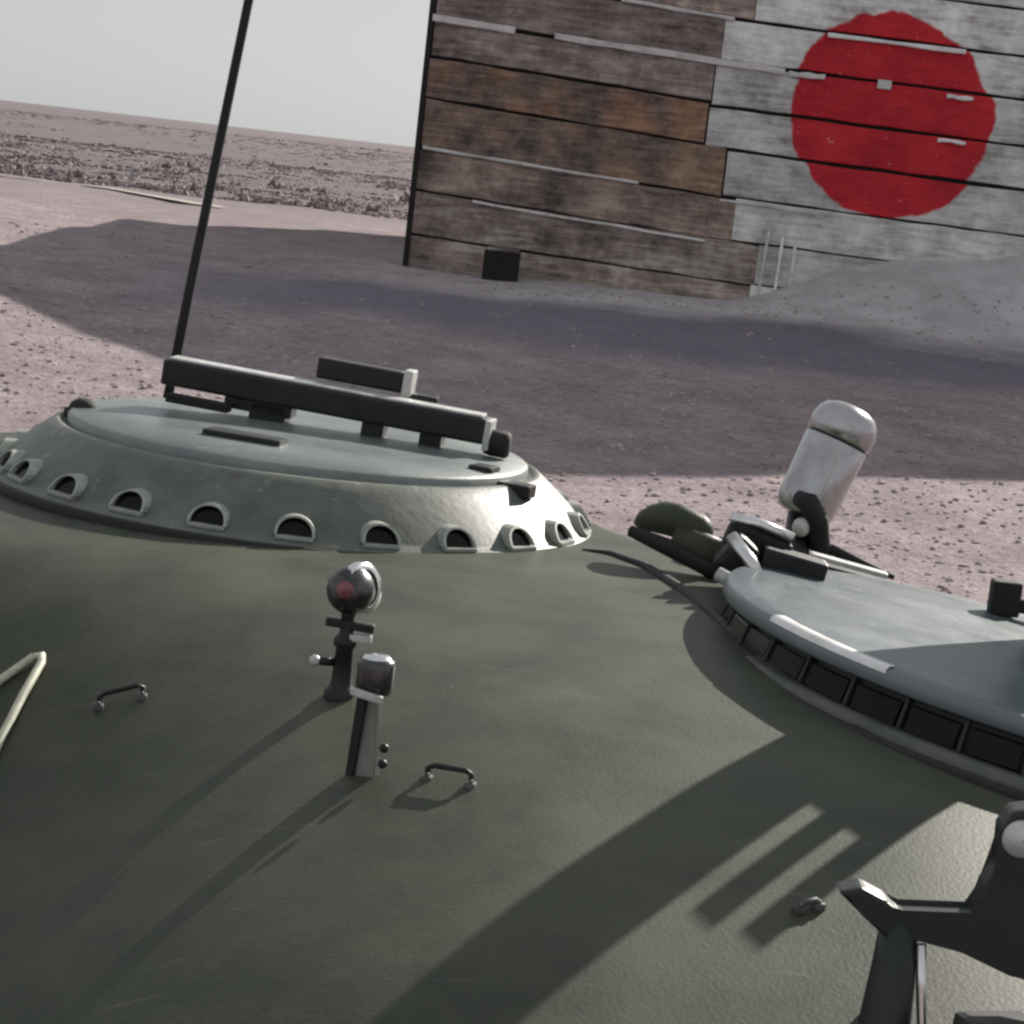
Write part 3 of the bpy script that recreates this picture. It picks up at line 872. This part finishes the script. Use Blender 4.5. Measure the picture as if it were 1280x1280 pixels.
# ---- hinge gear left of the drum
b = MB()
b.tube([(.215, 4.135, 2.100), (.225, 4.13, 2.105), (.242, 4.12, 2.113), (.262, 4.11, 2.118), (.282, 4.10, 2.118), (.302, 4.09, 2.113), (.322, 4.085, 2.106), (.335, 4.08, 2.100), (.342, 4.08, 2.096)], [.006, .016, .024, .029, .030, .027, .028, .022, .01], 20)
b.tube([(.29, 4.08, 2.09), (.36, 4.03, 2.075)], .027, 14)
hg = vpart(b, 'hatch_hinge', M_PAINT)
hg['label'] = 'hatch hinge with bright links beside the right cupola'
b = MB(); b.tube([(.205, 4.09, 2.092), (.27, 4.06, 2.076), (.33, 4.03, 2.058), (.37, 4.0, 2.045)], [.010, .015, .016, .016], 10); vpart(b, 'hinge_bracket', M_RUBBER, hg)
b = MB(); b.tube([(.362, 3.96, 2.152), (.41, 3.96, 2.147), (.468, 3.96, 2.128)], .0105, 12); vpart(b, 'link_rod', M_CHROME, hg)
b = MB(); b.tube([(.360, 3.90, 2.130), (.396, 3.87, 2.095), (.412, 3.85, 2.07)], .0115, 12); vpart(b, 'link_rod', M_CHROME, hg)
b = MB(); b.box((.375, 3.92, 2.095), (.05, .05, .07), rot=RY(R(38)), bevel=.012); vpart(b, 'link_block', M_DARK, hg)
b = MB(); b.tube([(.338, 3.80, 2.082), (.375, 3.78, 2.070)], .012, 12); vpart(b, 'pin', M_BARE, hg)
b = MB(); b.sphere((.405, 3.50, 2.075), .014); vpart(b, 'rivet', M_CHROME, hg)
b = MB(); b.box((.41, 3.97, 2.105), (.11, .05, .06), rot=RY(R(16)), bevel=.008); vpart(b, 'link_plate', M_RUBBER, hg)
b = MB(); b.box((.47, 3.93, 2.090), (.11, .06, .04), rot=RY(R(10)), bevel=.006); vpart(b, 'link_plate', M_DARK, hg)

# ---- silver lamp on an arm off the turret's rear edge
la, lb = Vector((.549, 4.55, 2.092)), Vector((.622, 4.58, 2.300))
ax = (lb - la).normalized(); LL = (lb - la).length
q = ax.to_track_quat('Z', 'Y').to_matrix()
KS = 1.15
def S(p): return [(r * KS, z) for r, z in p]
b = MB(); b.lathe(S([(.030, -.004), (.043, .0), (.049, .010), (.0515, .03), (.0545, LL * .68), (.053, LL * .69), (.045, LL * .692)]), la, 40, rot=q, cap0=True)
lamp = vpart(b, 'signal_lamp', M_LAMP)
lamp['label'] = 'silver cylindrical lamp leaning behind the right cupola'
b = MB(); b.lathe(S([(.0515, LL * .685), (.0505, LL * .70), (.0515, LL * .715)]), la, 40, rot=q); vpart(b, 'seam', M_DARK, lamp)
b = MB(); b.lathe([(r * KS, z * LL) for r, z in ((.045, .706), (.053, .708), (.0565, .72), (.0565, .84), (.053, .92), (.044, .98), (.026, 1.02), (.002, 1.035))], la, 40, rot=q); vpart(b, 'lamp_cap', M_LAMP, lamp)
b = MB(); b.tube([la + KS * Vector(v) for v in ((-.014, -.045, .032), (.0, -.062, .03), (.020, -.062, .0), (.030, -.05, -.04), (.046, -.03, -.085))], [.016, .021, .021, .020, .019], 12); vpart(b, 'strap', M_RUBBER, lamp)
b = MB(); b.tube([la + Vector((0, 0, .01)), la + Vector((-.01, -.06, -.06)), la + Vector((-.03, -.25, -.12)), la + Vector((-.03, -.40, -.12))], [.026, .026, .03, .03], 14); vpart(b, 'pedestal', M_DARK, lamp)
b = MB(); b.sphere(la + KS * Vector((-.006, -.066, -.012)), .017, s=(1, .7, 1.1)); vpart(b, 'thumb_nut', M_BARE, lamp)
b = MB(); b.tube([(.59, 4.40, 2.055), (.65, 4.40, 2.035), (.715, 4.40, 2.015)], [.010, .009, .005], 8); vpart(b, 'cable', M_RUBBER, lamp)
b = MB(); b.box((.60, 4.20, 2.058), (.14, .035, .012), rot=RY(R(9)), bevel=.003); vpart(b, 'bracket_plate', M_BARE, lamp)
b = MB(); b.box((.60, 4.15, 2.050), (.18, .04, .014), rot=RY(R(9)), bevel=.003); vpart(b, 'bracket_plate', M_DARK, lamp)

M_GUN = noisy('burnished_gunmetal', (.06, .06, .062), (.14, .14, .142), scale=30, rough=.28, metal=.9, bump=.1)
# ---- ball headed sight peg
px, py = -0.202, 3.166
z0 = zr(px, py)
b = MB()
b.lathe([(.022, -.004), (.022, .006), (.016, .012), (.014, .02), (.012, .065), (.016, .07), (.016, .078), (.010, .085), (.009, .11), (.014, .118)], (px, py, z0), 20, cap1=True)
pg = vpart(b, 'sight_peg', M_DARK)
pg['label'] = 'ball headed sight peg standing on the open roof'
b = MB(); b.sphere((px, py, z0 + .145), .033); vpart(b, 'ball', M_GUN, pg)
b = MB(); b.lathe([(.001, .006), (.008, .005), (.012, 0)], (px - .006, py - .032, z0 + .150), 16, rot=RX(R(90))); vpart(b, 'lens', M_RED, pg)
b = MB(); b.lathe([(.0255, -.010), (.034, -.010), (.036, 0), (.034, .010), (.0255, .010)], (px + .012, py + .004, z0 + .148), 28, rot=RZ(R(-35)) @ RY(R(76))); vpart(b, 'ring', M_CHROME, pg)
b = MB(); b.box((px + .004, py, z0 + .098), (.066, .018, .012), rot=RY(R(4)), bevel=.003); vpart(b, 'cross_bar', M_DARK, pg)
b = MB(); b.box((px + .02, py - .004, z0 + .082), (.03, .016, .010), bevel=.002); vpart(b, 'cross_plate', M_BARE, pg)
b = MB(); b.sphere((px - .038, py - .006, z0 + .045), .008); vpart(b, 'side_screw', M_BARE, pg)
b = MB(); b.tube([(px - .012, py, z0 + .045), (px - .034, py - .005, z0 + .045)], .006, 8); vpart(b, 'screw_shank', M_DARK, pg)
# ---- blade sight in front of it
px, py = -0.146, 2.920
z0 = zr(px, py)
b = MB()
b.prism([(-.014, -.006), (.018, -.006), (.015, .05), (.010, .105), (-.004, .11), (-.009, .075)], -.006, .006, c=(px, py, z0), rot=RZ(R(-28)), bevel=.002)
bl = vpart(b, 'blade_sight', M_PAINT2)
bl['label'] = 'blade sight with a cylindrical head in front of the ball peg'
b = MB(); b.prism([(-.022, -.006), (-.010, -.006), (-.002, .10), (-.016, .10)], -.011, .004, c=(px, py, z0), rot=RZ(R(-28)), bevel=.002); vpart(b, 'blade_rib', M_RUBBER, bl)
b = MB(); b.lathe([(.0, -.002), (.020, -.002), (.0235, .004), (.0235, .034), (.022, .040), (.017, .042), (.001, .042)], (px + .001, py, z0 + .108), 28); vpart(b, 'blade_head', M_GUN, bl)
b = MB(); b.lathe([(.0185, .0), (.015, .004), (.001, .005)], (px + .001, py, z0 + .150), 24); vpart(b, 'head_cap', M_CHROME, bl)
b = MB(); b.box((px - .006, py - .028, z0 + .108), (.04, .008, .010), rot=RY(R(12)), bevel=.002); vpart(b, 'collar', M_BARE, bl)
for dz in (.022, .042):
    b = MB(); b.sphere((px + .022, py - .018, z0 + dz), .006); vpart(b, 'rivet', M_DARK, bl)

# ---- strap loops
def loop(x, y, ang, wd, label, mat, h=.020):
    b = MB()
    ca, sa = math.cos(R(ang)), math.sin(R(ang))
    def q(u, v, z):
        X, Y = x + u * ca - v * sa, y + u * sa + v * ca
        return (X, Y, zr(X, Y) + z)
    b.tube([q(-wd / 2, 0, -.004), q(-wd / 2, 0, h * .8), q(-wd * .36, 0, h), q(wd * .36, 0, h), q(wd / 2, 0, h * .8), q(wd / 2, 0, -.004)], .0038, 8)
    o = vpart(b, 'strap_loop', mat)
    o['label'] = label
    for s in (-1, 1):
        b = MB(); X, Y, Z = q(s * wd * .5, 0, .0)
        b.box((X, Y, Z + .002), (.014, .014, .010), rot=RZ(R(ang)), bevel=.003); b.sphere((X, Y - .004, Z + .008), .0035)
        vpart(b, 'lug', M_COAM, o)
loop(-0.505, 3.226, 4, .058, 'small strap loop left of the ball peg', M_DARK)
loop(-0.040, 2.888, -20, .058, 'small strap loop right of the blade sight', M_DARK)
loop(.389, 2.672, 30, .026, 'small strap loop near the right mount bracket', M_COAM, .010)

# ---- bent rod loop at the left edge of the roof
def rp(x, y, h): return (x, y, zr(x, y) + h)
b = MB()
b.tube([rp(-0.666, 3.130, .0), rp(-0.660, 3.200, .006), rp(-0.650, 3.280, .008), rp(-0.640, 3.345, .009), rp(-0.643, 3.360, .009), rp(-0.656, 3.360, .009), rp(-0.692, 3.324, .008), rp(-0.734, 3.275, .006), rp(-0.764, 3.230, .0)], .0062, 10)
rl = vpart(b, 'lifting_loop', M_PALE)
rl['label'] = 'pale bent rod loop at the left edge of the roof'
for (x, y) in ((-0.666, 3.130), (-0.764, 3.230)):
    b = MB(); X, Y, Z = rp(x, y, .004); b.box((X, Y, Z), (.03, .03, .02), bevel=.004); vpart(b, 'lug', M_PAINT, rl)

# ---- dark mount bracket at the lower right
b = MB()
BP = [(0.39, 1.971), (0.415, 1.979), (0.442, 1.968), (0.459, 1.954), (0.537, 1.960), (0.543, 1.996), (0.556, 2.02), (0.552, 2.059), (0.562, 2.08), (0.585, 2.086), (0.64, 2.085), (0.66, 1.90), (0.608, 1.892), (0.586, 1.905), (0.53, 1.925), (0.484, 1.932), (0.444, 1.928), (0.419, 1.948)]
b.prism(BP, 2.48, 2.52, bevel=.005)
mb = vpart(b, 'mount_bracket', M_DKGREEN)
mb['label'] = 'dark green gun mount bracket at the lower right of the roof'
b = MB(); b.lathe([(.001, -.004), (.018, -.004), (.021, .0), (.018, .006), (.001, .008)], (.574, 2.476, 2.052), 28, rot=RX(R(90))); vpart(b, 'lit_hole_disc', M_BARE, mb)  # pale disc in place of the lit roof seen through the eye
b = MB(); b.tube([(.462, 2.50, 1.945), (.462, 2.49, 1.90), (.456, 2.47, 1.82), (.452, 2.46, 1.74)], [.020, .024, .029, .032], 20); vpart(b, 'post', M_DKGREEN, mb)
b = MB(); b.tube([(.485, 2.478, 1.925), (.490, 2.474, 1.88), (.499, 2.47, 1.82), (.503, 2.465, 1.74)], .0055, 10); vpart(b, 'rod', M_CHROME, mb)
b = MB(); b.box((.585, 2.44, 1.825), (.09, .10, .07), rot=RZ(R(20)), bevel=.01); vpart(b, 'base_block', M_DKGREEN, mb)
